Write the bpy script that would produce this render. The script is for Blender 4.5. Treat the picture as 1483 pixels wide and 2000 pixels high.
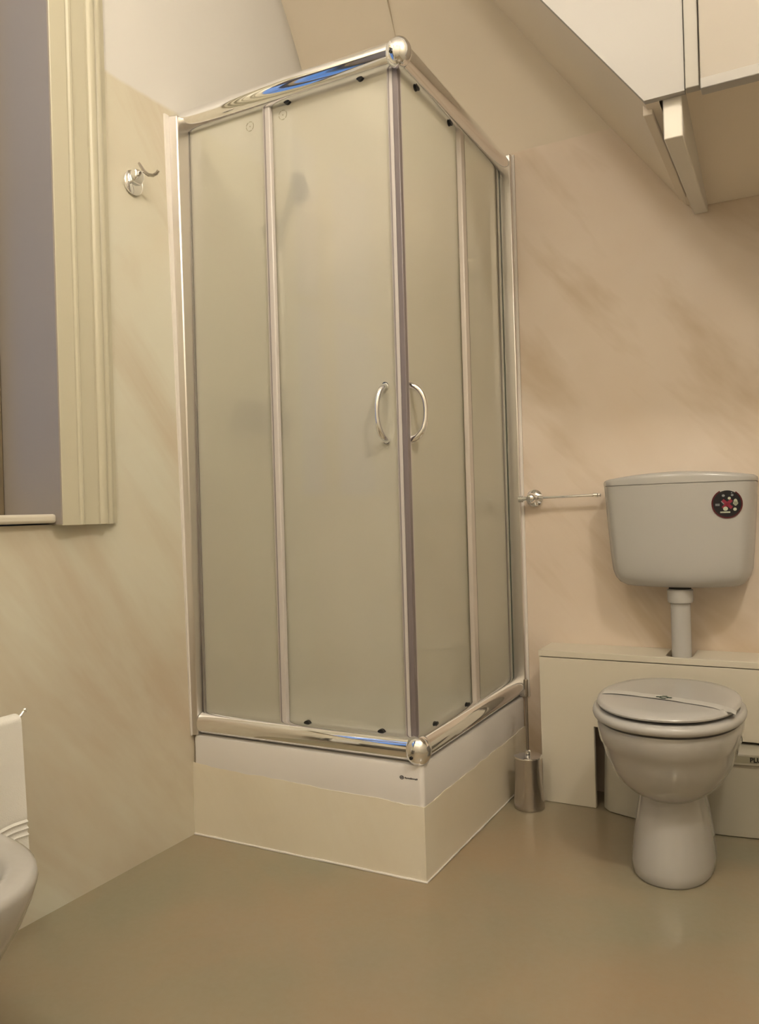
import bpy, math, random
from mathutils import Vector, Matrix
random.seed(7)
for o in list(bpy.data.objects):
    bpy.data.objects.remove(o, do_unlink=True)
sc = bpy.context.scene
COL = sc.collection

# ------------------------------------------------------------------ camera
CX, CY, CZ = 1.652, -2.690, 0.953
YAW, PITCH, ROLL, FPX = 0.4914, 0.0, -0.0290, 1563.0
fw = Vector((-math.sin(YAW)*math.cos(PITCH), math.cos(YAW)*math.cos(PITCH), math.sin(PITCH)))
rt = Vector((math.cos(YAW), math.sin(YAW), 0))
up = rt.cross(fw)
r2 = rt*math.cos(ROLL) + up*math.sin(ROLL)
u2 = -rt*math.sin(ROLL) + up*math.cos(ROLL)
cam_d = bpy.data.cameras.new('camera')
cam = bpy.data.objects.new('camera', cam_d); COL.objects.link(cam)
M4 = Matrix((r2, u2, -fw)).transposed().to_4x4(); M4.translation = (CX, CY, CZ)
cam.matrix_world = M4
cam_d.sensor_fit = 'HORIZONTAL'; cam_d.sensor_width = 36.0
cam_d.lens = 36.0*FPX/1483.0
cam_d.clip_start = 0.02; cam_d.clip_end = 60
sc.camera = cam

# ------------------------------------------------------------------ world, lamps, exposure
wd = bpy.data.worlds.new('dusk_sky'); sc.world = wd; wd.use_nodes = True
bg = wd.node_tree.nodes['Background']
bg.inputs['Color'].default_value = (0.15, 0.32, 0.72, 1); bg.inputs['Strength'].default_value = 0.80
LAMP_COLOR = (1.0, 0.905, 0.76)
LAMPS = [(0.75, -2.40, 2.92, 82.0), (2.22, -2.00, 2.92, 170.0)]     # x, y, z, emission strength of the opal globe
sc.view_settings.view_transform = 'Standard'
sc.view_settings.look = 'None'
sc.view_settings.gamma = 1.0
sc.view_settings.exposure = 0.26
sc.view_settings.use_curve_mapping = False
cy_ = sc.cycles
cy_.max_bounces = 5; cy_.diffuse_bounces = 4; cy_.glossy_bounces = 3; cy_.transmission_bounces = 4; cy_.transparent_max_bounces = 8
cy_.use_light_tree = False; cy_.use_adaptive_sampling = True; cy_.adaptive_threshold = 0.03

# ------------------------------------------------------------------ helpers
def lin(r, g, b):
    f = lambda c: (c/255/12.92) if c/255 <= .04045 else ((c/255+.055)/1.055)**2.4
    return (f(r), f(g), f(b), 1)

MATS = {}
def pmat(name, col, rough=.5, metal=0.0, spec=.5, coat=0.0, **kw):
    if name in MATS: return MATS[name]
    m = bpy.data.materials.new(name); m.use_nodes = True
    b = m.node_tree.nodes['Principled BSDF']
    b.inputs['Base Color'].default_value = (*col[:3], 1)
    b.inputs['Roughness'].default_value = rough
    b.inputs['Metallic'].default_value = metal
    b.inputs['Specular IOR Level'].default_value = spec
    b.inputs['Coat Weight'].default_value = coat
    for k, v in kw.items(): b.inputs[k.replace('_', ' ')].default_value = v
    MATS[name] = m
    return m

def N(nt, typ, **kw):
    n = nt.nodes.new(typ)
    for k, v in kw.items(): setattr(n, k, v)
    return n

def noise_chain(nt, coord, scale, rot, stretch, detail=4, rough=.55, dist=0.0):
    if any(rot):
        m0 = N(nt, 'ShaderNodeMapping'); m0.inputs['Rotation'].default_value = rot
        nt.links.new(coord, m0.inputs['Vector']); coord = m0.outputs['Vector']
    mp = N(nt, 'ShaderNodeMapping')
    mp.inputs['Scale'].default_value = stretch
    nt.links.new(coord, mp.inputs['Vector'])
    nz = N(nt, 'ShaderNodeTexNoise')
    nz.inputs['Scale'].default_value = scale; nz.inputs['Detail'].default_value = detail
    nz.inputs['Roughness'].default_value = rough; nz.inputs['Distortion'].default_value = dist
    nt.links.new(mp.outputs['Vector'], nz.inputs['Vector'])
    return nz.outputs['Fac']

def ramp(nt, fac, stops):
    r = N(nt, 'ShaderNodeValToRGB')
    e = r.color_ramp.elements
    while len(e) < len(stops): e.new(.5)
    for el, (p, c) in zip(e, stops): el.position = p; el.color = (*c[:3], 1)
    nt.links.new(fac, r.inputs['Fac'])
    return r.outputs['Color']

def mix(nt, fac, a, b, mode='MIX'):
    m = N(nt, 'ShaderNodeMix', data_type='RGBA', blend_type=mode)
    for inp, v in ((0, fac), (6, a), (7, b)):
        if hasattr(v, 'is_output'): nt.links.new(v, m.inputs[inp])
        elif isinstance(v, (tuple, list)): m.inputs[inp].default_value = (*v[:3], 1)
        else: m.inputs[inp].default_value = v
    return m.outputs[2]

def bump(nt, b, fac, strength, dist=.002):
    bn = N(nt, 'ShaderNodeBump'); bn.inputs['Strength'].default_value = strength; bn.inputs['Distance'].default_value = dist
    nt.links.new(fac, bn.inputs['Height']); nt.links.new(bn.outputs['Normal'], b.inputs['Normal'])

def stucco(name, pale, tan, ochre, rot, upper=None, zsplit=None, rough=.42, seed=0.0, amt=1.0):
    """trowelled decorative plaster: soft clouds and slanting trowel strokes; plain paint above zsplit"""
    m = bpy.data.materials.new(name); m.use_nodes = True; nt = m.node_tree
    b = nt.nodes['Principled BSDF']
    tc = N(nt, 'ShaderNodeTexCoord')
    off = N(nt, 'ShaderNodeVectorMath', operation='ADD'); off.inputs[1].default_value = (seed, seed*.7, seed*1.3)
    nt.links.new(tc.outputs['Object'], off.inputs[0])
    co = off.outputs[0]
    cloud = noise_chain(nt, co, 1.7, (0, 0, 0), (1, 1, 1), 3, .5, .4)
    streak = noise_chain(nt, co, 2.6, rot, (1, 1, .22), 5, .6, .5)
    fine = noise_chain(nt, co, 9.0, rot, (1, 1, .3), 5, .65, .3)
    c1 = ramp(nt, cloud, [(.36, pale), (.62, tan)])
    f2 = ramp(nt, streak, [(.50, (0, 0, 0)), (.70, (.75*amt, .75*amt, .75*amt))])
    c2 = mix(nt, f2, c1, ochre)
    f3 = ramp(nt, fine, [(.44, (0, 0, 0)), (.75, (.28*amt, .28*amt, .28*amt))])
    c3 = mix(nt, f3, c2, pale)
    out = c3
    if zsplit is not None:
        sp = N(nt, 'ShaderNodeSeparateXYZ'); nt.links.new(tc.outputs['Object'], sp.inputs[0])
        wob = noise_chain(nt, co, 6.0, (0, 0, 0), (1, 1, 1), 2)
        a1 = N(nt, 'ShaderNodeMath', operation='MULTIPLY_ADD'); a1.inputs[1].default_value = .02; nt.links.new(wob, a1.inputs[0]); nt.links.new(sp.outputs['Z'], a1.inputs[2])
        mr = N(nt, 'ShaderNodeMapRange'); mr.inputs['From Min'].default_value = zsplit+.004; mr.inputs['From Max'].default_value = zsplit+.016
        nt.links.new(a1.outputs[0], mr.inputs['Value'])
        out = mix(nt, mr.outputs['Result'], c3, upper)
    nt.links.new(out, b.inputs['Base Color'])
    b.inputs['Roughness'].default_value = rough
    b.inputs['Specular IOR Level'].default_value = .35
    bump(nt, b, fine, .12, .003)
    MATS[name] = m
    return m

class MB:
    def __init__(s): s.v = []; s.f = []
    def add(s, v, f):
        n = len(s.v); s.v += [tuple(p) for p in v]; s.f += [tuple(i+n for i in q) for q in f]; return s
    def box(s, x0, x1, y0, y1, z0, z1):
        v = [(x, y, z) for z in (z0, z1) for y in (y0, y1) for x in (x0, x1)]
        return s.add(v, [(0,2,3,1),(4,5,7,6),(0,1,5,4),(2,6,7,3),(0,4,6,2),(1,3,7,5)])
    def hexa(s, lo, hi):                      # 4 bottom points (ccw from above), 4 top points
        return s.add(list(lo)+list(hi), [(3,2,1,0),(4,5,6,7),(0,1,5,4),(1,2,6,5),(2,3,7,6),(3,0,4,7)])
    def prism(s, poly, axis, lo, hi):         # poly in the two other axes (order x,y,z without axis)
        def P(p, w):
            l = list(p); l.insert(axis, w); return tuple(l)
        n = len(poly)
        v = [P(p, lo) for p in poly] + [P(p, hi) for p in poly]
        f = [tuple(range(n-1, -1, -1)), tuple(range(n, 2*n))] + [(i, (i+1) % n, n+(i+1) % n, n+i) for i in range(n)]
        return s.add(v, f)
    def rings(s, rs, cap=True, closed=True):
        n = len(rs[0]); v = [p for r in rs for p in r]; f = []
        for k in range(len(rs)-1):
            for i in range(n if closed else n-1):
                j = (i+1) % n
                f.append((k*n+i, k*n+j, (k+1)*n+j, (k+1)*n+i))
        if cap: f += [tuple(range(n-1, -1, -1)), tuple(range((len(rs)-1)*n, len(rs)*n))]
        return s.add(v, f)
    def lathe(s, prof, c=(0,0,0), axis='Z', n=32):
        rs = []
        for r, h in prof:
            ring = []
            for i in range(n):
                a = 2*math.pi*i/n; x, y = r*math.cos(a), r*math.sin(a)
                p = {'Z': (x, y, h), 'Y': (x, h, -y), 'X': (h, x, y)}[axis]
                ring.append((c[0]+p[0], c[1]+p[1], c[2]+p[2]))
            rs.append(ring)
        return s.rings(rs)
    def tube(s, pts, rad, n=12):
        pts = [Vector(p) for p in pts]; rs = []
        ref = Vector((0.31, 0.17, 0.93))
        for i, p in enumerate(pts):
            t = (pts[min(i+1, len(pts)-1)]-pts[max(i-1, 0)]).normalized()
            a = t.cross(ref)
            if a.length < .05: a = t.cross(Vector((1, 0, 0)))
            a.normalize(); b = t.cross(a)
            r = rad[i] if isinstance(rad, (list, tuple)) else rad
            rs.append([tuple(p+a*(r*math.cos(2*math.pi*k/n))+b*(r*math.sin(2*math.pi*k/n))) for k in range(n)])
        return s.rings(rs)
    def ball(s, c, r, n=24, m=14):
        rx, ry, rz = r if isinstance(r, (tuple, list)) else (r, r, r)
        rs = []
        for j in range(1, m):
            t = math.pi*j/m - math.pi/2
            rs.append([(c[0]+rx*math.cos(t)*math.cos(2*math.pi*i/n), c[1]+ry*math.cos(t)*math.sin(2*math.pi*i/n), c[2]+rz*math.sin(t)) for i in range(n)])
        return s.rings(rs)
    def build(s, name, mat, parent=None, bevel=0, seg=2, smooth=True, angle=35):
        me = bpy.data.meshes.new(name); me.from_pydata(s.v, [], s.f); me.update()
        import bmesh
        bm = bmesh.new(); bm.from_mesh(me); bmesh.ops.recalc_face_normals(bm, faces=bm.faces); bm.to_mesh(me); bm.free()
        o = bpy.data.objects.new(name, me); COL.objects.link(o)
        mats = mat if isinstance(mat, list) else [mat]
        for m in mats: me.materials.append(m)
        if bevel:
            bv = o.modifiers.new('bevel', 'BEVEL'); bv.width = bevel; bv.segments = seg; bv.limit_method = 'ANGLE'; bv.angle_limit = math.radians(30)
        if smooth:
            me.shade_smooth()
            me.set_sharp_from_angle(angle=math.radians(60 if bevel else angle))
        if parent is not None: o.parent = parent; o.matrix_parent_inverse = parent.matrix_world.inverted()
        return o

def tag(o, label, cat=None, group=None, kind=None):
    o['label'] = label
    if cat: o['category'] = cat
    if group: o['group'] = group
    if kind: o['kind'] = kind
    return o
def thing(name, loc, label, cat=None, group=None, kind=None):
    o = bpy.data.objects.new(name, None); COL.objects.link(o); o.location = loc; o.empty_display_size = .05
    o.matrix_world = Matrix.Translation(loc)
    return tag(o, label, cat, group, kind)
def struct(o, label): return tag(o, label, kind='structure')
def text(name, body, size, mat, parent, mw, extrude=.0004):
    c = bpy.data.curves.new(name, 'FONT'); c.body = body; c.size = size; c.extrude = extrude; c.offset = .0005; c.align_x = 'LEFT'; c.align_y = 'CENTER'
    o = bpy.data.objects.new(name, c); COL.objects.link(o); o.data.materials.append(mat)
    dg = bpy.context.evaluated_depsgraph_get(); me = bpy.data.meshes.new_from_object(o.evaluated_get(dg))
    bpy.data.objects.remove(o); m = bpy.data.objects.new(name, me); COL.objects.link(m)
    if not me.materials: me.materials.append(mat)
    me.transform(mw)
    m.parent = parent; m.matrix_parent_inverse = parent.matrix_world.inverted()
    return m
def smoothstep(t): t = max(0, min(1, t)); return t*t*(3-2*t)

# ------------------------------------------------------------------ materials
white_paint = pmat('white_paint', (.80, .78, .76), .55)
upper_paint = (.70, .685, .665)
m_wall_l = stucco('stucco_cream', (.66, .645, .55), (.64, .59, .475), (.52, .42, .31), (math.radians(-38), 0, 0), upper=upper_paint, zsplit=2.172, seed=3.1, amt=1.0)
m_wall_b = stucco('stucco_tan', (.80, .70, .61), (.75, .635, .53), (.53, .405, .26), (0, math.radians(40), 0), upper=(.74, .66, .55), zsplit=2.19, seed=1.7, amt=1.2)
m_plinth = stucco('stucco_plinth', (.84, .80, .69), (.82, .745, .61), (.74, .65, .50), (0, math.radians(35), 0), seed=5.3, amt=.6)
m_vault = stucco('vault_plaster', (.76, .68, .57), (.74, .655, .54), (.71, .62, .50), (0, math.radians(20), 0), seed=8.0, amt=.25, rough=.6)
m_ceil = pmat('ceiling_paint', (.80, .77, .72), .8)
m_room = pmat('far_wall_paint', (.74, .69, .58), .6)

def floor_mat():
    m = bpy.data.materials.new('resin_floor'); m.use_nodes = True; nt = m.node_tree; b = nt.nodes['Principled BSDF']
    tc = N(nt, 'ShaderNodeTexCoord'); co = tc.outputs['Object']
    a = noise_chain(nt, co, 1.5, (0, 0, .5), (1, 1, 1), 4, .55, .6)
    s = noise_chain(nt, co, 4.0, (0, 0, .6), (.35, 1, 1), 5, .6, .5)
    f = noise_chain(nt, co, 60.0, (0, 0, 0), (1, 1, 1), 3, .6)
    c1 = ramp(nt, a, [(.34, (.265, .248, .175)), (.66, (.33, .255, .168))])
    c2 = mix(nt, ramp(nt, s, [(.48, (0, 0, 0)), (.75, (.55, .55, .55))]), c1, (.345, .25, .155))
    c3 = mix(nt, ramp(nt, f, [(.35, (0, 0, 0)), (.7, (.18, .18, .18))]), c2, (.34, .305, .235))
    nt.links.new(c3, b.inputs['Base Color'])
    b.inputs['Roughness'].default_value = .28; b.inputs['Specular IOR Level'].default_value = .4
    b.inputs['Coat Weight'].default_value = .25; b.inputs['Coat Roughness'].default_value = .12
    bump(nt, b, s, .05, .004)
    return m
m_floor = floor_mat()
chrome = pmat('chrome', (.94, .935, .935), .045, 1.0)
brushed = pmat('brushed_steel', (.56, .52, .485), .24, 1.0)
alu = pmat('polished_aluminium', (.84, .80, .78), .30, 1.0)
ceramic = pmat('ceramic', (.46, .445, .425), .12, coat=.5)
plastic = pmat('white_plastic', (.485, .475, .46), .22)
acrylic = pmat('tray_acrylic', (.77, .745, .735), .18, coat=.3)
lacquer = pmat('white_lacquer', (.40, .385, .365), .4)
board = pmat('laminate_board', (.70, .65, .55), .35)
cream = pmat('cream_gloss_paint', (.555, .525, .41), .36)
pvc = pmat('clear_pvc_seal', (.60, .56, .54), .25)
pvc_dark = pmat('mauve_magnet_strip', (.20, .17, .175), .3)
black = pmat('black_plastic', (.012, .012, .012), .35)
print_dark = pmat('print_dark', (.06, .06, .07), .5)
silicone = pmat('silicone', (.78, .74, .70), .35)
grey_paint = pmat('grey_jamb_paint', (.33, .295, .265), .6)
rubber = pmat('dark_gap', (.03, .028, .025), .7)

def schlick(nt):
    lw = N(nt, 'ShaderNodeLayerWeight'); lw.inputs['Blend'].default_value = .5
    p = N(nt, 'ShaderNodeMath', operation='POWER'); p.inputs[1].default_value = 5.0; nt.links.new(lw.outputs['Facing'], p.inputs[0])
    a = N(nt, 'ShaderNodeMath', operation='MULTIPLY_ADD'); a.inputs[1].default_value = .9; a.inputs[2].default_value = .04; nt.links.new(p.outputs[0], a.inputs[0])
    return a.outputs[0]

def glass_frost():
    m = bpy.data.materials.new('satin_glass'); m.use_nodes = True; nt = m.node_tree; nt.nodes.clear()
    out = N(nt, 'ShaderNodeOutputMaterial')
    rf = N(nt, 'ShaderNodeBsdfRefraction'); rf.inputs['Color'].default_value = (.98, .975, .905, 1); rf.inputs['Roughness'].default_value = .26; rf.inputs['IOR'].default_value = 1.15
    tl = N(nt, 'ShaderNodeBsdfTranslucent'); tl.inputs['Color'].default_value = (.95, .96, .89, 1)
    df = N(nt, 'ShaderNodeBsdfDiffuse'); df.inputs['Color'].default_value = (.90, .875, .77, 1)
    gl = N(nt, 'ShaderNodeBsdfGlossy'); gl.inputs['Roughness'].default_value = .05
    m1 = N(nt, 'ShaderNodeMixShader'); m1.inputs[0].default_value = .34
    nt.links.new(rf.outputs[0], m1.inputs[1]); nt.links.new(tl.outputs[0], m1.inputs[2])
    m2 = N(nt, 'ShaderNodeMixShader'); m2.inputs[0].default_value = .43
    nt.links.new(m1.outputs[0], m2.inputs[1]); nt.links.new(df.outputs[0], m2.inputs[2])
    m3 = N(nt, 'ShaderNodeMixShader'); nt.links.new(schlick(nt), m3.inputs[0])
    nt.links.new(m2.outputs[0], m3.inputs[1]); nt.links.new(gl.outputs[0], m3.inputs[2])
    nt.links.new(m3.outputs[0], out.inputs[0])
    return m
m_glass = glass_frost()
def clear_mat(name, col, gloss=True):
    m = bpy.data.materials.new(name); m.use_nodes = True; nt = m.node_tree; nt.nodes.clear()
    out = N(nt, 'ShaderNodeOutputMaterial'); tr = N(nt, 'ShaderNodeBsdfTransparent'); tr.inputs[0].default_value = (*col, 1)
    if not gloss:
        nt.links.new(tr.outputs[0], out.inputs[0]); return m
    gl = N(nt, 'ShaderNodeBsdfGlossy'); gl.inputs['Roughness'].default_value = .02
    mx = N(nt, 'ShaderNodeMixShader'); nt.links.new(schlick(nt), mx.inputs[0]); nt.links.new(tr.outputs[0], mx.inputs[1]); nt.links.new(gl.outputs[0], mx.inputs[2])
    nt.links.new(mx.outputs[0], out.inputs[0]); return m
m_glass_in = clear_mat('satin_glass_inner_face', (.97, .99, .97), False)
m_glass_edge = pmat('glass_edge', (.10, .20, .14), .2)
m_pane = clear_mat('window_pane_glass', (.95, .97, .97))

# ------------------------------------------------------------------ room shell
XR, YR, ZC = 2.50, -3.30, 3.30          # right wall, rear wall, ceiling
WY0, WY1, WZ0, WZ1 = -2.50, -1.325, 0.945, 2.62   # window opening in the left wall
T = .30
struct(MB().box(-T, XR+.1, YR-.1, .1, -.1, 0).build('floor', m_floor, smooth=False), 'glossy beige resin floor with ochre mottling')
w = MB()
w.box(-T, 0, YR, 0, 0, WZ0).box(-T, 0, YR, 0, WZ1, ZC).box(-T, 0, YR, WY0, WZ0, WZ1).box(-T, 0, WY1, 0, WZ0, WZ1)
struct(w.build('wall_left', m_wall_l, smooth=False), 'cream stucco wall with slanting trowel strokes, white paint above')
struct(MB().box(-T, XR+.1, 0, .1, 0, 2.3).build('wall_back', m_wall_b, smooth=False), 'tan stucco wall with slanting ochre trowel strokes behind the toilet')
struct(MB().box(XR, XR+.1, YR-.1, 0, 0, ZC).build('wall_right', m_room, smooth=False), 'plain cream wall on the right')
struct(MB().box(-T, XR, YR-.1, YR, 0, ZC).build('wall_rear', m_room, smooth=False), 'plain cream wall opposite the shower')
struct(MB().box(-T, XR+.1, YR-.1, .1, ZC, ZC+.1).build('ceiling', m_ceil, smooth=False), 'white ceiling')
# vault: plaster that curves forward out of the back wall above the stucco, in two cells
def vault(x0, x1, k, zk):
    prof = []
    for i in range(25):
        z = 2.19 + (ZC-2.19)*i/24
        y = -.57*(z-2.17)**2
        if z > zk: y += k*(z-zk)**1.3
        prof.append((y, z))
    n = len(prof)
    v = [(x, y, z) for x in (x0, x1) for y, z in prof] + [(x0, .1, ZC), (x0, .1, 2.19), (x1, .1, ZC), (x1, .1, 2.19)]
    f = [(i, i+1, n+i+1, n+i) for i in range(n-1)]
    f += [tuple(range(n))+(2*n, 2*n+1), tuple(range(n, 2*n))+(2*n+2, 2*n+3), (n-1, 2*n, 2*n+2, 2*n-1)]
    return MB().add(v, f)
struct(vault(-.06, .40, 0, 9).build('ceiling_vault', m_vault, angle=50), 'shaded plaster vault cell above the left half of the shower')
struct(vault(.40, XR, .20, 2.60).build('ceiling_vault', m_vault, angle=50), 'tan plaster vault cell curving up beside the overhead cupboard')

# window in the left wall
win = thing('window_1', (0, -1.67, WZ0), 'deep window recess with grey jamb', kind='structure')
MB().box(-.26, .0385, WY1-.004, WY1, WZ0+.0, WZ1).build('window_jamb', grey_paint, win, smooth=False)
MB().box(-.26, .0385, WY0, WY0+.004, WZ0+.0, WZ1).build('window_jamb', grey_paint, win, smooth=False)
MB().box(-.26, -.002, WY0+.004, WY1-.004, WZ1-.004, WZ1).build('window_head', grey_paint, win, smooth=False)
MB().box(-.26, .024, WY0+.004, WY1-.004, WZ0+.004, WZ0+.026).build('window_sill', pmat('sill_paint', (.66, .62, .53), .4), win, bevel=.007, seg=3)
fr = MB(); xg0, xg1 = -.215, -.168
z0, z1 = WZ0+.026, WZ1-.004; ya, yb = WY0+.004, WY1-.004; ym = (ya+yb)/2
fr.box(xg0, xg1, ya, ya+.05, z0, z1).box(xg0, xg1, yb-.05, yb, z0, z1).box(xg0, xg1, ya+.05, yb-.05, z0, z0+.06).box(xg0, xg1, ya+.05, yb-.05, z1-.06, z1)
fr.box(xg0, xg1, ym-.03, ym+.03, z0+.06, z1-.06)
m_sash = pmat('sash_brown_paint', (.17, .135, .085), .45)
fr.build('window_frame', m_sash, win, bevel=.004)
for (p, q) in ((ya+.05, ym-.03), (ym+.03, yb-.05)):
    zm = 1.85
    MB().box(xg0+.01, xg1-.01, p, q, zm-.015, zm+.015).build('glazing_bar', m_sash, win)
    MB().box(-.194, -.190, p, q, z0+.06, zm-.015).build('pane', m_pane, win, smooth=False)
    MB().box(-.194, -.190, p, q, zm+.015, z1-.06).build('pane', m_pane, win, smooth=False)
# moulded casing around the window
def casing_prof(y_in, sgn):
    pr = [(0, 0), (0, .036), (.003, .039), (.050, .039), (.054, .035), (.057, .035), (.061, .039), (.067, .039), (.071, .035), (.074, .032), (.118, .031), (.122, .026), (.126, .027)]
    for i in range(9):
        a = math.pi*i/8; pr.append((.142-.015*math.cos(a), .026+.009*math.sin(a)))
    pr += [(.160, .022)]
    for i in range(7):
        a = math.pi*i/6; pr.append((.173-.011*math.cos(a), .018+.007*math.sin(a)))
    pr += [(.187, .012), (.204, .010), (.204, 0)]
    return [(x+.0, y_in+sgn*d) for d, x in pr]
trim = thing('trim_1', (0, WY1, .943), 'cream gloss moulded window casing with fluted edges', kind='structure')
MB().prism(casing_prof(WY1, 1), 2, .943, WZ1+.2).build('casing_upright', cream, trim, angle=25)
MB().prism(casing_prof(WY0, -1), 2, .943, WZ1+.2).build('casing_upright', cream, trim, angle=25)
MB().box(0, .05, WY0, WY1, WZ1, WZ1+.2).build('casing_head', cream, trim, bevel=.004)

# ------------------------------------------------------------------ overhead cupboard (boxed stair underside)
ZB, YF, XL, SL = 1.889, -.75, 1.341, -.752
xs = lambda z: XL + SL*(z-ZB)
cup = thing('overhead_cupboard', (1.6, -.4, ZB), 'white boxed-in overhead cupboard with slanting underside high above the toilet', 'cupboard')
ZT = ZC-.002
MB().prism([(XL, ZB), (1.430, ZB), (1.430, ZT), (xs(ZT), ZT)], 1, YF, YF+.02).build('front_panel', lacquer, cup, smooth=False)
MB().box(1.432, 1.462, YF-.006, YF+.02, ZB, ZT).build('batten', pmat('batten_paint', (.395, .375, .335), .4), cup, bevel=.002)
MB().box(1.4645, XR-.004, YF-.014, YF+.006, ZB+.006, ZT).build('door', pmat('cupboard_door_paint', (.37, .335, .29), .45), cup, bevel=.002)
MB().box(1.466, XR-.004, YF-.030, YF+.004, ZB-.020, ZB+.004).build('door_ledge', lacquer, cup, bevel=.002)
sof_m = pmat('soffit_paint', (.82, .735, .62), .6)
MB().prism([(xs(ZB), ZB), (xs(ZT), ZT), (xs(ZT)+.03, ZT), (xs(ZB)+.03, ZB)], 1, YF+.02, -.002).build('sloping_soffit', sof_m, cup, smooth=False)
MB().hexa([(XL-.02, YF+.02, 1.955), (XR-.004, YF+.02, 1.955), (XR-.004, -.002, 1.878), (XL+.01, -.002, 1.878)],
          [(XL-.02, YF+.02, 1.975), (XR-.004, YF+.02, 1.975), (XR-.004, -.002, 1.898), (XL+.01, -.002, 1.898)]).build('flat_soffit', sof_m, cup, smooth=False)
MB().hexa([(1.379, -.728, 1.797), (1.421, -.728, 1.797), (1.402, -.002, 1.855), (1.362, -.002, 1.855)],
          [(1.379, -.728, 1.985), (1.421, -.728, 1.985), (1.402, -.002, 1.94), (1.362, -.002, 1.94)]).build('beam', pmat('beam_paint', (.74, .70, .63), .5), cup, bevel=.003)
MB().box(1.33, 1.352, -.70, -.10, ZB-.012, ZB+.02).build('cover_strip', sof_m, cup, bevel=.002)

# ------------------------------------------------------------------ shower: plinth, tray, enclosure
A, B = .765, .838
ZP, ZTR = .204, .299
def plinth():
    mb = MB(); n = 44; path = []
    for i in range(n+1): path.append((A*i/n, -B))
    for i in range(1, n+1): path.append((A, -B+(B-.002)*i/n))
    rows = 7; rs = []
    for j in range(rows+1):
        ring = []
        for i, (x, y) in enumerate(path):
            t = j/rows
            top = (.2125-.0195*min(1, i/n)) + .0012*math.sin(i*.9)+.0012*math.sin(i*.37+1)+.0012*random.uniform(-1, 1)
            if i < 3: top += .004*(3-i)/3
            d = .0012*math.sin(i*1.3+j*2.1)
            ox, oy = (0, d) if i <= n else (d, 0)
            if i == n: ox = oy = 0
            out = .0035*(1-t*.4)
            if i < n: oy -= out
            elif i > n: ox += out
            else: ox += out; oy -= out
            ring.append((x+ox, y+oy, top*t))
        rs.append(ring)
    inner = [(min(x, A-.03), max(y, -B+.03) if i <= n else y, .19) for i, (x, y) in enumerate(path)]
    inner = [(min(x, A-.03), max(y, -B+.03), .19) for x, y in path]
    rs.append(inner)
    mb.rings(rs, cap=False, closed=False)
    return mb
pl = tag(plinth().build('shower_plinth', m_plinth, angle=50), 'low stucco plinth with a ragged top edge under the shower tray', 'plinth')
bead = MB(); pts = [(.002+(A+.003)*i/30, -B-.0045, .0015+.0012*random.random()) for i in range(31)] + [(A+.0048, -B-.004+(B)*i/30, .0015+.0012*random.random()) for i in range(1, 31)]
bead.tube(pts, [(.0028 if i < 31 else .0018)+.0012*random.random() for i, _ in enumerate(pts)], 8)
bead.build('sealant_bead', silicone, pl, angle=60)

tray = thing('shower_tray', (A/2, -B/2, ZP), 'white acrylic shower tray with a deep front skirt on the stucco plinth', 'shower tray')
t = MB()
def rrect(x0, x1, y0, y1, r, z, n=5):
    p = []
    for (cx, cy, a0) in ((x1-r, y0+r, -90), (x1-r, y1-r, 0), (x0+r, y1-r, 90), (x0+r, y0+r, 180)):
        for i in range(n+1):
            a = math.radians(a0+90*i/n); p.append((cx+r*math.cos(a), cy+r*math.sin(a), z))
    return p
t.rings([rrect(.002, A, -B, -.002, .012, .192), rrect(.002, A, -B, -.002, .012, ZTR-.010), rrect(.004, A-.003, -B+.003, -.004, .012, ZTR-.003), rrect(.008, A-.010, -B+.010, -.008, .012, ZTR),
         rrect(.07, A-.075, -B+.075, -.07, .05, ZTR), rrect(.09, A-.095, -B+.095, -.09, .06, ZTR-.02), rrect(.13, A-.13, -B+.13, -.13, .07, ZTR-.04)])
t.build('tray_body', acrylic, tray, angle=40)
lg = MB()
lx, lz = .704, .262
for k in range(16):
    a0, a1 = 2*math.pi*k/16, 2*math.pi*(k+1)/16
    lg.add([(lx+r*math.cos(a), y, lz+r*.8*math.sin(a)) for y in (-B-.0006, -B+.001) for a in (a0, a1) for r in (.0042, .0062)],
           [(0,1,3,2),(4,6,7,5),(0,4,5,1),(2,3,7,6),(0,2,6,4),(1,5,7,3)])
lg.box(lx-.003, lx+.003, -B-.0006, -B+.001, lz-.001, lz+.001)
for i in range(9): lg.box(lx+.0085+i*.0042, lx+.0115+i*.0042, -B-.0006, -B+.001, lz-.0016-(i % 3 == 1)*.0006, lz+.0012+(i % 4 == 0)*.001)
tag(lg.build('maker_mark', print_dark, tray, smooth=False), 'small dark printed mark')

GY, GX = -.804, .731
enc = thing('shower_enclosure', (A/2, -B/2, ZTR), 'square corner shower enclosure with satin glass and fat chrome rails', 'shower')
def rail_front(x0, x1, zc, name):
    rs = []
    for x in (x0, x1):
        ring = []
        for i in range(33):
            a = math.radians(-100 + 200*i/32)
            ring.append((x, GY-.006-.036*math.cos(a), zc+.033*math.sin(a)))
        ring += [(x, GY+.018, zc+.028), (x, GY+.018, zc-.028)]
        rs.append(ring)
    return MB().rings(rs).build(name, chrome, enc, angle=30)
def rail_side(y0, y1, zc, name):
    rs = []
    for y in (y0, y1):
        ring = []
        for i in range(33):
            a = math.radians(-100 + 200*i/32)
            ring.append((GX+.006+.036*math.cos(a), y, zc+.033*math.sin(a)))
        ring += [(GX-.018, y, zc+.028), (GX-.018, y, zc-.028)]
        rs.append(ring)
    return MB().rings(rs).build(name, chrome, enc, angle=30)
ZTOP, ZBOT = 2.148, .333
rail_front(.022, GX+.012, ZTOP, 'top_rail'); rail_side(GY-.012, -.018, ZTOP, 'top_rail')
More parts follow.
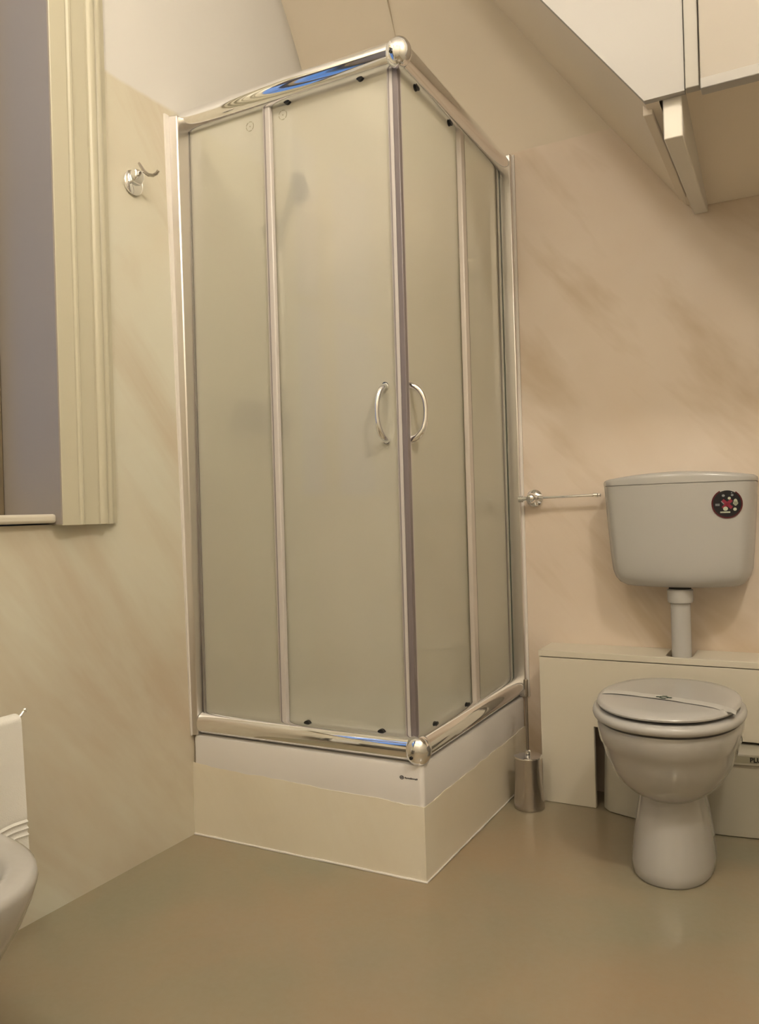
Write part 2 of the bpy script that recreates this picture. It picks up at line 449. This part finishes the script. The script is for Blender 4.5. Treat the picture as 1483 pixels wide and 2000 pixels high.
rail_front(.024, GX+.012, ZBOT, 'bottom_rail'); rail_side(GY-.012, -.018, ZBOT, 'bottom_rail')
for zc in (ZTOP-.006, ZBOT):
    c = MB(); prof = []
    c.ball((GX+.016, GY-.018, zc), (.035, .035, .040), 28, 16)
    cc = c.build('corner_cap', chrome, enc, angle=80)
    MB().tube([(GX+.016-.006, GY-.018-.036, zc-.012), (GX+.016-.005, GY-.018-.030, zc-.012)], .0045, 12).build('cap_screw', black, cc)
# wall profiles
MB().hexa([(.0005, -.846, ZTR), (.022, -.840, ZTR), (.022, -.790, ZTR), (.0005, -.790, ZTR)],
          [(.0005, -.872, 2.150), (.030, -.862, 2.150), (.030, -.790, 2.150), (.0005, -.790, 2.150)]).build('wall_profile', alu, enc, bevel=.004, seg=3)
MB().hexa([(.0005, -.849, ZTR), (.006, -.849, ZTR), (.006, -.845, ZTR), (.0005, -.845, ZTR)],
          [(.0005, -.889, 2.150), (.006, -.887, 2.150), (.006, -.871, 2.150), (.0005, -.871, 2.150)]).build('sealant_bead', silicone, enc)
MB().box(GX-.012, A+.012, -.022, -.001, ZTR, 2.178).build('wall_profile', alu, enc, bevel=.004, seg=3)
MB().box(A+.012, A+.020, -.006, -.001, ZTR, 2.178).build('sealant_bead', silicone, enc)
# glass: outer face satin, inner face clear
def glass(name, axis, pos, outsign, u0, u1, z0, z1, parent, th=.006):
    me_f = []
    if axis == 'y':
        yo, yi = pos, pos - outsign*th
        v = [(u0, yo, z0), (u1, yo, z0), (u1, yo, z1), (u0, yo, z1), (u0, yi, z0), (u1, yi, z0), (u1, yi, z1), (u0, yi, z1)]
    else:
        xo, xi = pos, pos - outsign*th
        v = [(xo, u0, z0), (xo, u1, z0), (xo, u1, z1), (xo, u0, z1), (xi, u0, z0), (xi, u1, z0), (xi, u1, z1), (xi, u0, z1)]
    mb = MB().add(v, [(0,1,2,3), (7,6,5,4), (0,4,5,1), (1,5,6,2), (2,6,7,3), (3,7,4,0)])
    o = mb.build(name, [m_glass, m_glass_in, m_glass_edge], parent, smooth=False)
    for i, p in enumerate(o.data.polygons): p.material_index = 0 if i == 0 else 1 if i == 1 else 2
    return o
GZ0, GZ1 = ZBOT+.012, ZTOP-.010
fp = glass('fixed_panel', 'y', GY-.004, -1, .020, .322, GZ0, GZ1, enc)
MB().box(.024, .031, GY-.010, GY+.006, GZ0, GZ1).build('panel_gasket', pmat('grey_gasket', (.22, .20, .18), .3), fp)
sm = MB().box(.306, .331, GY-.0125, GY+.004, GZ0, GZ1).build('panel_edge_strip', pvc, fp, bevel=.003)
MB().box(.3125, .3155, GY-.0142, GY-.011, GZ0, GZ1).build('strip_ridge', pmat('ridge', (.28, .25, .25), .3), fp)
dr = glass('sliding_door', 'y', GY+.010, -1, .312, .722, GZ0, GZ1, enc)
MB().box(.700, .718, GY+.001, GY+.020, GZ0, GZ1).build('door_seal', pvc, dr, bevel=.003)
MB().box(.718, .734, GY-.001, GY+.016, GZ0, GZ1).build('magnet_strip', pvc_dark, dr, bevel=.002)
MB().box(.7045, .7075, GY-.0008, GY+.002, GZ0, GZ1).build('seal_ridge', pmat('ridge', (.28, .25, .25), .3), dr)
fs = glass('fixed_panel', 'x', GX+.004, 1, -.385, -.030, GZ0, GZ1, enc)
MB().box(GX-.004, GX+.0125, -.396, -.365, GZ0, GZ1).build('panel_edge_strip', pmat('beige_strip', (.58, .52, .47), .3), fs, bevel=.003)
MB().box(GX+.001, GX+.010, -.365, -.358, GZ0, GZ1).build('strip_ridge', pmat('strip_dark_line', (.12, .11, .09), .4), fs)  # thin dark line along the edge of the beige strip
MB().box(GX-.004, GX+.008, -.064, -.058, GZ0, GZ1).build('panel_gasket', MATS['grey_gasket'], fs)
ds = glass('sliding_door', 'x', GX-.010, 1, GY+.030, -.372, GZ0, GZ1, enc)
MB().box(GX-.018, GX-.004, GY+.018, GY+.036, GZ0, GZ1).build('door_seal', pvc, ds, bevel=.003)
# handles
def handle(parent, front):
    pts, rad = [], []
    zc, hh = 1.216, .073
    for i in range(25):
        t = -1+2*i/24
        b = .045*(1-abs(t)**2.6)**.55 if abs(t) < 1 else 0
        z = zc+hh*t
        r = .0064+.0026*abs(t)**2.0 + (.0010*smoothstep((-t-.3)/.3))
        pts.append((.668-.006*(1-t*t), GY+.010-b, z) if front else (GX-.010+b, -.765+.006*(1-t*t), z)); rad.append(r)
    h = MB().tube(pts, rad, 14).build('handle', chrome, parent, angle=60)
    for s in (-1, 1):
        if front: MB().lathe([(.010, -.006), (.010, 0)], (.668, GY+.010, zc+s*hh), 'Y', 18).build('handle_foot', chrome, h)
        else: MB().lathe([(.010, 0), (.010, .006)], (GX-.010, -.765, zc+s*hh), 'X', 18).build('handle_foot', chrome, h)
handle(dr, True); handle(ds, False)
# rollers
def roller(parent, c, ax):
    MB().lathe([(.005, -.006), (.011, -.005), (.011, -.001), (.009, .0), (.009, .002), (.011, .003), (.011, .005), (.005, .006)], c, ax, 20).build('roller', black, parent)
for x in (.388, .624): roller(dr, (x, GY-.004, ZTOP-.028), 'Y'); roller(dr, (x+.008, GY-.004, ZBOT+.029), 'Y')
for y in (-.690, -.457): roller(ds, (GX+.004, y, ZTOP-.032), 'X'); roller(ds, (GX+.004, y+.006, ZBOT+.029), 'X')
# faint etched rings at the top of the front panes
etch = pmat('etched_mark', (.36, .34, .26), .5)
def etched(parent, x, y, z):
    mb = MB()
    for (r0, r1) in ((.0120, .0142), (0.0, .0020)):
        n = 28
        for i in range(n):
            if i % 5 == 3 and r0 > 0: continue
            a0, a1 = 2*math.pi*i/n, 2*math.pi*(i+1)/n
            mb.add([(x+r*math.cos(a), y, z+r*math.sin(a)) for a in (a0, a1) for r in (r0, r1)] + [(x+r*math.cos(a), y+.0006, z+r*math.sin(a)) for a in (a0, a1) for r in (r0, r1)],
                   [(0,1,3,2), (4,6,7,5), (0,2,6,4), (1,5,7,3)])
    mb.build('etched_mark', etch, parent, smooth=False)
etched(fp, .256, GY-.0047, 2.080); etched(dr, .362, GY+.0093, 2.092)

# shower fittings inside, seen as blurs through the glass
mix_ = thing('shower_mixer', (.001, -.47, 1.24), 'dark blurred shower mixer on the left wall behind the satin glass', 'shower mixer')
dark_ch = pmat('chrome_fitting', (.16, .16, .17), .3, 1.0)
b_ = MB().tube([(.085, -.590, 1.27), (.085, -.385, 1.27)], .056, 18).build('mixer_body', pmat('black_mixer', (.02, .02, .022), .4), mix_)
for y in (-.53, -.41): MB().lathe([(.030, .001), (.030, .008), (.014, .010), (.014, .080)], (0, y, 1.27), 'X', 18).build('wall_rosette', dark_ch, mix_)
MB().tube([(.09, -.48, 1.31), (.11, -.48, 1.345), (.19, -.48, 1.365)], [.012, .011, .008], 12).build('lever', dark_ch, mix_)
MB().tube([(.10, -.47, 1.23), (.11, -.47, 1.12), (.13, -.50, .85), (.14, -.44, .70), (.12, -.36, .85), (.07, -.31, 1.4), (.055, -.29, 1.88)], .009, 10).build('hose', brushed, mix_)
hs = thing('hand_shower', (.001, -.29, 1.98), 'blurred hand shower on its wall bracket behind the satin glass', 'hand shower')
MB().lathe([(.022, .001), (.022, .01), (.014, .012), (.016, .05)], (0, -.29, 1.95), 'X', 16).build('bracket', dark_ch, hs)
MB().tube([(.055, -.29, 1.87), (.065, -.29, 1.95), (.12, -.29, 2.06)], [.012, .015, .017], 14).build('handle', dark_ch, hs)
MB().lathe([(.02, .025), (.050, .015), (.054, -.006), (.045, -.012)], (.14, -.29, 2.07), 'X', 20).build('shower_head', dark_ch, hs)

# ------------------------------------------------------------------ toilet
TX = 1.315
def egg(cx, cy, hw, fr_, bk, z, n=48, p=2.2):
    r = []
    for i in range(n):
        a = 2*math.pi*i/n; c, s = math.cos(a), math.sin(a)
        x = hw*math.copysign(abs(c)**(2/p), c); y = (bk if s > 0 else fr_)*math.copysign(abs(s)**(2/p), s)
        r.append((cx+x, cy+y, z))
    return r
wc = thing('toilet', (TX, -.45, 0), 'white ceramic toilet with closed seat and lid in front of the pipe boxing', 'toilet')
rs = []
for z, hw, y_f, y_b in ((0, .100, -.622, -.26), (.006, .104, -.627, -.255), (.03, .104, -.626, -.255), (.08, .098, -.614, -.26), (.14, .089, -.596, -.27), (.182, .082, -.584, -.28),
                        (.198, .082, -.582, -.28), (.205, .092, -.596, -.275), (.219, .112, -.622, -.265), (.243, .134, -.650, -.25), (.275, .152, -.672, -.24), (.307, .164, -.687, -.235), (.335, .171, -.697, -.235),
                        (.344, .176, -.706, -.23), (.372, .180, -.713, -.23), (.388, .181, -.714, -.23), (.395, .178, -.710, -.235), (.396, .165, -.70, -.25)):
    cy = -.45
    rs.append(egg(TX, cy, hw, cy-y_f, y_b-cy, z))
MB().rings(rs).build('pan', ceramic, wc, angle=50)
def slab(specs, name, mat, parent, cy=-.47):
    return MB().rings([egg(TX, cy, hw, cy-y_f+.009, y_b-cy+.012, z-.004, p=2.15) for z, hw, y_f, y_b in specs]).build(name, mat, parent, angle=45)
seat = slab([(.4065, .165, -.690, -.265), (.4065, .181, -.711, -.258), (.4105, .187, -.717, -.253), (.418, .189, -.720, -.251), (.426, .187, -.717, -.253), (.4305, .180, -.710, -.258), (.4310, .150, -.68, -.29)], 'seat', plastic, wc)
lid = slab([(.4375, .150, -.67, -.29), (.4375, .168, -.697, -.262), (.4395, .1755, -.7045, -.257), (.444, .1775, -.7065, -.255), (.4485, .1755, -.7035, -.257), (.4518, .169, -.696, -.264), (.455, .14, -.66, -.30), (.4575, .08, -.57, -.38), (.458, .02, -.49, -.45)], 'lid', plastic, wc)
for s in (-1, 1):
    MB().tube([(TX+s*.075-.018, -.233, .421), (TX+s*.075+.018, -.233, .421)], .012, 14).build('hinge', plastic, wc)
for (dx, y) in ((-.12, -.60), (.12, -.60), (-.13, -.36), (.13, -.36)):
    MB().lathe([(.008, .3945), (.008, .4035)], (TX+dx, y, 0), 'Z', 12).build('seat_buffer', rubber, seat)
    MB().lathe([(.008, .4260), (.008, .4345)], (TX+dx, y, 0), 'Z', 12).build('lid_buffer', rubber, lid)
# paper hygiene band across the lid
pb = thing('paper_band', (TX, -.54, .458), 'paper hygiene band with a small printed cross across the toilet lid', 'paper band')
def lid_z(x, y):
    dx, dy = (x-TX)/.178, (y+.47)/(.237 if y < -.47 else .215)
    r = min(1.0, (dx*dx+dy*dy)**.5)
    return .4585 - .0035*max(0, (r-.3)/.5)**2 if r < .8 else .455-.0025*((r-.8)/.1)**1.5 if r < .95 else .4490
mbp = MB(); n = 36; top, bot = [], []
for i in range(n+1):
    t = i/n; x = TX-.172+.344*t; yc = -.502-.082*t; wv = .0022*abs(math.sin(t*math.pi*3))
    for y in (yc+.019, yc-.019):
        z = lid_z(x, y)-.0026+wv*.5
        if i in (0, n): z -= .004
        top.append((x, y, z)); bot.append((x, y, z-.0006))
k = len(top)
f = []
for i in range(n):
    a, b, c, d = 2*i, 2*i+1, 2*i+3, 2*i+2
    f += [(a, b, c, d), (k+d, k+c, k+b, k+a), (a, d, k+d, k+a), (b, k+b, k+c, c)]
f += [(0, k, k+1, 1), (2*n, 2*n+1, k+2*n+1, k+2*n)]
mbp.add(top+bot, f); mbp.build('band', pmat('paper', (.52, .51, .485), .7), pb, angle=60)
cz = lid_z(TX, -.545)-.0006
mk = MB()
for (dx, dy) in ((.013, 0), (-.013, 0), (0, .011), (0, -.011)):
    mk.box(TX+dx-.006, TX+dx+.006, -.545+dy-.0042, -.545+dy+.0042, cz-.0005, cz+.0002)
for (dx, dy) in ((.007, .007), (-.007, -.007), (.007, -.007), (-.007, .007)):
    mk.box(TX+dx-.003, TX+dx+.003, -.545+dy-.002, -.545+dy+.002, cz-.0005, cz+.0002)
tag(mk.build('printed_cross', pmat('ink_green', (.03, .06, .04), .6), pb, smooth=False), 'dark printed cross')

# ------------------------------------------------------------------ cistern
CXc = 1.304
cis = thing('cistern', (CXc, 0, .70), 'white plastic toilet cistern with bowed front and round sticker on the wall', 'cistern')
def dplan(hw, d, bow, z, r=.03, n=26, back=-.002, dome=0.0):
    p = [(CXc-hw, back, z)]
    for i in range(n+1):
        t = -1+2*i/n
        e = max(0, (abs(t)-(1-r/hw))/(r/hw)) if hw > r else 0
        y = -(d - bow*t*t) + r*(1-math.sqrt(max(0, 1-e*e)))
        p.append((CXc+hw*t, y, z+dome*(1-t*t)))
    p.append((CXc+hw, back, z))
    return p
rs = []
for z, hw, d in ((.700, .150, .150), (.703, .166, .165), (.712, .180, .178), (.728, .191, .187), (.750, .198, .192), (.80, .203, .195), (.90, .210, .198), (1.0115, .2165, .201)):
    rs.append(dplan(hw, d, .045, z))
MB().rings(rs).build('cistern_body', plastic, cis, angle=40)
MB().rings([dplan(.2140, .1985, .045, 1.0118), dplan(.2140, .1985, .045, 1.0135), dplan(.2175, .202, .045, 1.0135), dplan(.2180, .2025, .045, 1.022, dome=.008), dplan(.2165, .201, .045, 1.0275, dome=.012), dplan(.212, .197, .045, 1.031, dome=.013), dplan(.20, .187, .045, 1.033, dome=.014), dplan(.15, .14, .045, 1.035, dome=.015)]).build('cistern_lid', plastic, cis, angle=45)
fp_ = MB().lathe([(.0285, .452), (.0285, .672)], (1.304, -.12, 0), 'Z', 32).build('flush_pipe', plastic, cis)
MB().lathe([(.030, .650), (.0355, .653), (.0375, .660), (.0375, .690), (.034, .6935), (.030, .6935), (.030, .6995)], (1.304, -.12, 0), 'Z', 32).build('pipe_nut', plastic, fp_)
MB().lathe([(.032, .6935), (.032, .6998)], (1.304, -.12, 0), 'Z', 32).build('pipe_gasket', rubber, fp_)
# sticker: round black disc with a red rim, a red cross and pale blobs
sx, sz = 1.447, .948
tt = (sx-CXc)/.2125
sy = -(.199-.045*tt*tt); slope = .045*2*tt/.2125
ang = math.atan(slope)
SM = Matrix.Translation((sx, sy, sz)) @ Matrix.Rotation(ang, 4, 'Z')
def stick(name, shapes, mat, parent, y, label=None):
    mb = MB()
    for poly in shapes:
        mb.prism(poly, 1, y-.0004, y)
    mb.v = [tuple(SM @ Vector(p)) for p in mb.v]
    o = mb.build(name, mat, parent, smooth=False)
    if label: o['label'] = label
    return o
circ = lambda r, cx=0, cz=0, ry=None, n=36: [(cx+r*math.cos(2*math.pi*i/n), cz+(ry or r)*math.sin(2*math.pi*i/n)) for i in range(n)]
stk = stick('sticker', [circ(.0425)], pmat('sticker_red_rim', (.09, .006, .012), .3), cis, -.0008, 'round black sticker with a red rim and red cross')
stick('sticker_field', [circ(.0385)], pmat('sticker_black', (.008, .008, .012), .3), stk, -.0014)
def bar(cx, cz, l, w_, a):
    c, s = math.cos(a), math.sin(a)
    return [(cx+u*c-v*s, cz+u*s+v*c) for u, v in ((-l, -w_), (l, -w_), (l, w_), (-l, w_))]
stick('red_cross', [bar(0, -.001, .017, .0045, .75), bar(0, -.001, .017, .0045, -.75)], pmat('sticker_red', (.25, .018, .045), .4), stk, -.0019)
stick('pictogram', [circ(.0055, .0225, .0035, .010), circ(.007, .0225, .001, .005), circ(.0065, -.005, -.0145, .006), bar(-.006, -.0245, .0135, .002, 0), circ(.0048, .0205, -.0165, .0045), circ(.0042, .006, .0155, .0038)],
      pmat('sticker_pale', (.50, .54, .42), .5), stk, -.0024)
stick('pictogram_grey', [circ(.004, -.010, .0235, .0035), circ(.0035, .014, .0245, .003), circ(.0016, .0125, .031), bar(-.0265, -.001, .006, .0012, 0), bar(-.0265, -.0045, .006, .0012, 0), bar(-.0125, .003, .0058, .0012, -.85)],
      pmat('sticker_grey', (.28, .30, .32), .5), stk, -.0024)

# ------------------------------------------------------------------ pipe boxing and pump unit
bx = thing('pipe_boxing', (1.3, -.08, 0), 'low cream laminate boxing along the wall behind the toilet', 'boxing')
YB = -.159; XE = XR-.004; ZBX = .490; CUTX, CUTZ = 1.041, .257
MB().prism([(.870, .0006), (CUTX, .0006), (CUTX, CUTZ), (1.69, CUTZ), (1.69, .0006), (XE, .0006), (XE, .468), (.870, .468)], 1, YB, YB+.018).build('front_board', board, bx, bevel=.0015)
MB().box(.871, .888, YB+.018, -.001, .0006, .468).build('end_board', board, bx, bevel=.0015)
hx = 1.304
MB().prism([(.868, YB-.002), (hx-.05, YB-.002), (XE, YB-.002), (XE, -.001), (hx+.031, -.001), (hx+.031, -.125), (hx+.02, -.150), (hx-.018, -.150), (hx-.046, -.135), (hx-.046, -.001), (.868, -.001)], 2, .4705, ZBX).build('top_board', board, bx, bevel=.0012)

pu = thing('waste_pump', (1.36, -.1, 0), 'white plastic waste pump unit with a grey label tucked behind the toilet', 'pump unit')
PX0, PX1 = 1.063, 1.665
def pump_ring(z, ins=0.0, n=28, back=-.03):
    p = [(PX0+ins, back, z)]
    cx, hw = (PX0+PX1)/2, (PX1-PX0)/2-ins
    for i in range(n+1):
        t = -1+2*i/n
        e = max(0, (abs(t)-.94)/.06)
        p.append((cx+hw*t, -(.228-ins-.062*t*t)+.02*(1-math.sqrt(max(0, 1-e*e))), z))
    p.append((PX1-ins, back, z))
    return p
m_pump = pmat('pump_plastic', (.46, .435, .365), .3)
MB().rings([pump_ring(.0006, .004), pump_ring(.004), pump_ring(.206, .006), pump_ring(.2075, .010)]).build('pump_body', m_pump, pu, angle=40)
band = MB().rings([pump_ring(.2076, .003), pump_ring(.209, -.002), pump_ring(.238, -.001), pump_ring(.246, .006), pump_ring(.2485, .02)]).build('pump_lid', m_pump, pu, angle=40)
def front_y(x, ins): 
    cx, hw = (PX0+PX1)/2, (PX1-PX0)/2-ins; t = (x-cx)/hw
    return -(.228-ins-.062*t*t)
lb = MB(); n = 14; x0, x1 = 1.452, 1.575
vv, ff = [], []
for i in range(n+1):
    x = x0+(x1-x0)*i/n; y = front_y(x, -.002)
    vv += [(x, y-.0009, .2145), (x, y-.0009, .2335), (x, y+.001, .2145), (x, y+.001, .2335)]
for i in range(n):
    a, b = 4*i, 4*i+4
    ff += [(a, b, b+1, a+1), (a+2, a+3, b+3, b+2), (a, a+2, b+2, b), (a+1, b+1, b+3, a+3)]
ff += [(0, 1, 3, 2), (4*n, 4*n+2, 4*n+3, 4*n+1)]
lab = lb.add(vv, ff).build('label_strip', pmat('label_grey', (.34, .32, .24), .4), pu, angle=60)
lab['label'] = 'grey label strip'
tx = 1.490; dy = (front_y(1.52, -.002)-front_y(1.49, -.002))/.03
text('lettering', 'PLUS', .0185, black, lab, Matrix.Translation((tx, front_y(tx, -.002)-.0020, .224)) @ Matrix.Rotation(math.atan(dy), 4, 'Z') @ Matrix.Rotation(math.radians(90), 4, 'X'))

# ------------------------------------------------------------------ toilet brush, paper holder, hook
br = thing('toilet_brush', (.847, -.232, 0), 'chrome toilet brush in a flared cylindrical holder beside the shower plinth', 'toilet brush')
bc = (.847, -.232, 0)
MB().lathe([(.044, .0006), (.0485, .0012), (.0488, .006), (.0478, .012), (.0455, .05), (.0425, .10), (.0412, .14), (.0408, .160), (.038, .160)], bc, 'Z', 40).build('holder', brushed, br, angle=40)
MB().lathe([(.030, .1604), (.0455, .1606), (.0460, .163), (.0450, .165), (.02, .168)], bc, 'Z', 40).build('holder_lid', chrome, br, angle=40)
dsteel = pmat('dull_steel', (.36, .32, .285), .3, 1.0)
hd = MB().lathe([(.0045, .168), (.0045, .358)], bc, 'Z', 16).build('handle', dsteel, br)
MB().lathe([(.0065, .168), (.0085, .170), (.0085, .180), (.005, .183)], bc, 'Z', 16).build('collar', chrome, hd)
MB().lathe([(.0045, .350), (.0075, .354), (.0075, .404), (.006, .407)], bc, 'Z', 16).build('grip', dsteel, hd)

ph = thing('toilet_paper_holder', (.817, 0, .987), 'empty chrome toilet paper bar on the wall left of the cistern', 'paper holder')
pc = (.824, 0, .985)
MB().lathe([(.028, -.001), (.030, -.004), (.029, -.010), (.022, -.016), (.014, -.020), (.012, -.040)], pc, 'Y', 28).build('rosette', chrome, ph)
MB().ball((.824, -.045, .985), .018, 20, 12).build('knuckle', chrome, ph)
MB().tube([(.786, -.045, .983), (.812, -.045, .984)], .008, 14).build('stub', chrome, ph)
MB().lathe([(.008, -.006), (.0115, -.005), (.0115, .008), (.008, .009)], (.785, -.045, .983), 'X', 18).build('stub_cap', chrome, ph)
MB().tube([(.836, -.045, .985), (1.046, -.045, .988)], .0048, 12).build('bar', chrome, ph)
MB().lathe([(.0095, 0), (.0095, .012), (.0075, .014), (.0075, .026), (.0045, .030)], (.836, -.045, .985), 'X', 16).build('bar_socket', chrome, ph)
MB().lathe([(.005, -.014), (.0085, -.012), (.0085, .002), (.0065, .004), (.0065, .010), (.005, .012)], (1.046, -.045, .988), 'X', 16).build('bar_end', chrome, ph)

hk = thing('robe_hook', (0, -1.02, 1.90), 'chrome robe hook on a round plate beside the window casing', 'hook')
MB().lathe([(.033, .001), (.0345, .003), (.0345, .008), (.031, .0105), (.0, .0115)][:-1] + [(.01, .0115)], (0, -1.022, 1.897), 'X', 32).build('plate', chrome, hk, angle=40)
MB().prism([(.010, 1.918), (.010, 1.890), (.024, 1.892), (.034, 1.905), (.034, 1.925), (.020, 1.932)], 1, -1.040, -1.006).build('boss', chrome, hk, bevel=.005, seg=3)
MB().tube([(.024, -1.017, 1.950), (.032, -1.017, 1.938), (.043, -1.017, 1.922), (.056, -1.015, 1.911), (.070, -1.012, 1.907), (.082, -1.010, 1.911), (.088, -1.009, 1.918)],
          [.0035, .0045, .005, .005, .0048, .0045, .0042], 12).build('hook_arm', brushed, hk)

# ------------------------------------------------------------------ towel rail, towel, bidet
tb = thing('towel_rail', (0, -1.65, .52), 'thin chrome towel rail with upturned end low on the left wall', 'towel rail')
MB().tube([(.08, -1.86, .512), (.08, -1.50, .512), (.08, -1.490, .519), (.08, -1.482, .527)], .0048, 12).build('rail', chrome, tb)
MB().ball((.08, -1.480, .529), .0062, 14, 10).build('rail_end', chrome, tb)
for y in (-1.845,):
    MB().tube([(.001, y, .512), (.08, y, .512)], .006, 12).build('wall_arm', chrome, tb)
MB().lathe([(.022, .001), (.022, .008), (.010, .010)], (0, -1.845, .512), 'X', 20).build('wall_rosette', chrome, tb)

def towel():
    prof = []                                    # closed loop in (x, z): outer front down, bottom, inner up, over, back down
    H = .30; xf, xb = .088, .072
    zt = .512
    out, inn = [], []
    for i in range(64):
        t = i/63; z = zt-H*(1-t); z2 = z
        rib = 0
        if .18 < 1-t < .99 and .045 < (z-(zt-H)) < .085: rib = .0032*math.sin((z-(zt-H))*2*math.pi/.0145)
        out.append((xf+.012+.006*(1-t)+rib, z))
    for i in range(1, 10):
        a = math.pi*i/10; out.append((.08+.020*math.cos(a), zt+.0145*math.sin(a)))
    for i in range(16): out.append((xb-.012-.004*i/15, zt-.26*i/15))
    inn = [(x+.010, z) for x, z in out[-16:]][::-1]
    inn += [(.08+.009*math.cos(a), zt+.0065*math.sin(a)) for a in [math.pi*(1-i/8) for i in range(9)]]
    inn += [(xf+.003+.006*i/15, zt-H*i/15) for i in range(1, 16)]
    loop = out+inn
    rs = []
    ny = 24
    for j in range(ny+1):
        y = -1.722+(1.722-1.504)*j/ny
        ring = []
        for (x, z) in loop:
            d = max(0, zt-z)/.3
            dx = .004*d*math.sin(y*38)+.003*d*math.sin(y*71+1)
            ring.append((x+dx*(1 if x > .08 else .3), y+.006*d*(j/ny), z))
        rs.append(ring)
    return MB().rings(rs)
def towel_mat():
    m = bpy.data.materials.new('terry_cotton'); m.use_nodes = True; nt = m.node_tree; b = nt.nodes['Principled BSDF']
    tc = N(nt, 'ShaderNodeTexCoord'); nz = noise_chain(nt, tc.outputs['Object'], 420, (0, 0, 0), (1, 1, 1), 2)
    b.inputs['Base Color'].default_value = (.82, .81, .78, 1); b.inputs['Roughness'].default_value = .9; b.inputs['Sheen Weight'].default_value = .3
    bump(nt, b, nz, .5, .002); return m
tw = tag(towel().build('towel', towel_mat(), angle=60), 'white cotton towel with ribbed border hanging on the low rail', 'towel')

BYc = -1.945
bd = thing('bidet', (.3, BYc, 0), 'white ceramic bidet at the lower left below the towel', 'bidet')
def begg(x_b, x_f, hw, z, n=56, cx=.30):
    r = []
    for i in range(n):
        a = 2*math.pi*i/n; c, s = math.cos(a), math.sin(a)
        p = 2.2 if c > 0 else 3.2
        x = (x_f-cx if c > 0 else cx-x_b)*math.copysign(abs(c)**(2/p), c); y = hw*math.copysign(abs(s)**(2/p), s)
        r.append((cx+x, BYc+y, z))
    return r
R = []
for z, xf, hw, xb in ((0, .40, .11, .02), (.01, .407, .115, .015), (.05, .41, .115, .015), (.12, .43, .125, .01), (.19, .47, .145, .006), (.25, .52, .164, .004), (.31, .565, .18, .003), (.355, .59, .190, .002), (.385, .602, .195, .002), (.397, .600, .193, .003), (.401, .592, .187, .006), (.401, .56, .162, .09), (.394, .545, .149, .11), (.36, .52, .132, .125), (.32, .51, .110, .14), (.29, .45, .085, .17), (.28, .38, .04, .24)):
    R.append(begg(xb, xf, hw, z))
MB().rings(R).build('bidet_bowl', ceramic, bd, angle=55)
tp = MB().lathe([(.020, .400), (.020, .44), (.016, .46), (.016, .475)], (.055, BYc, 0), 'Z', 20).build('tap', chrome, bd)
MB().tube([(.06, BYc, .445), (.11, BYc, .45), (.15, BYc, .435)], [.012, .010, .009], 12).build('spout', chrome, tp)
MB().tube([(.055, BYc, .475), (.052, BYc, .487), (.10, BYc, .505)], [.012, .010, .006], 12).build('lever', chrome, tp)

# ------------------------------------------------------------------ ceiling lamps above the camera
for i, (x, y, z, st) in enumerate(LAMPS):
    lp = thing('ceiling_lamp', (x, y, ZC), ('opal globe ceiling lamp, the one nearer the window wall', 'opal globe ceiling lamp, the one nearer the right wall')[i], 'lamp', 'ceiling lamps')
    MB().lathe([(.05, -.001), (.05, -.018), (.008, -.03), (.008, z+.085-ZC), (.03, z+.08-ZC), (.03, z+.07-ZC)], (x, y, ZC), 'Z', 24).build('ceiling_rose', chrome, lp)
    gm = bpy.data.materials.new('opal_lamp_glass'); gm.use_nodes = True; nt = gm.node_tree; nt.nodes.clear()
    e = N(nt, 'ShaderNodeEmission'); e.inputs[0].default_value = (*LAMP_COLOR, 1); e.inputs[1].default_value = st
    nt.links.new(e.outputs[0], N(nt, 'ShaderNodeOutputMaterial').inputs[0])
    MB().ball((x, y, z), .090, 18, 10).build('globe', gm, lp, angle=80)
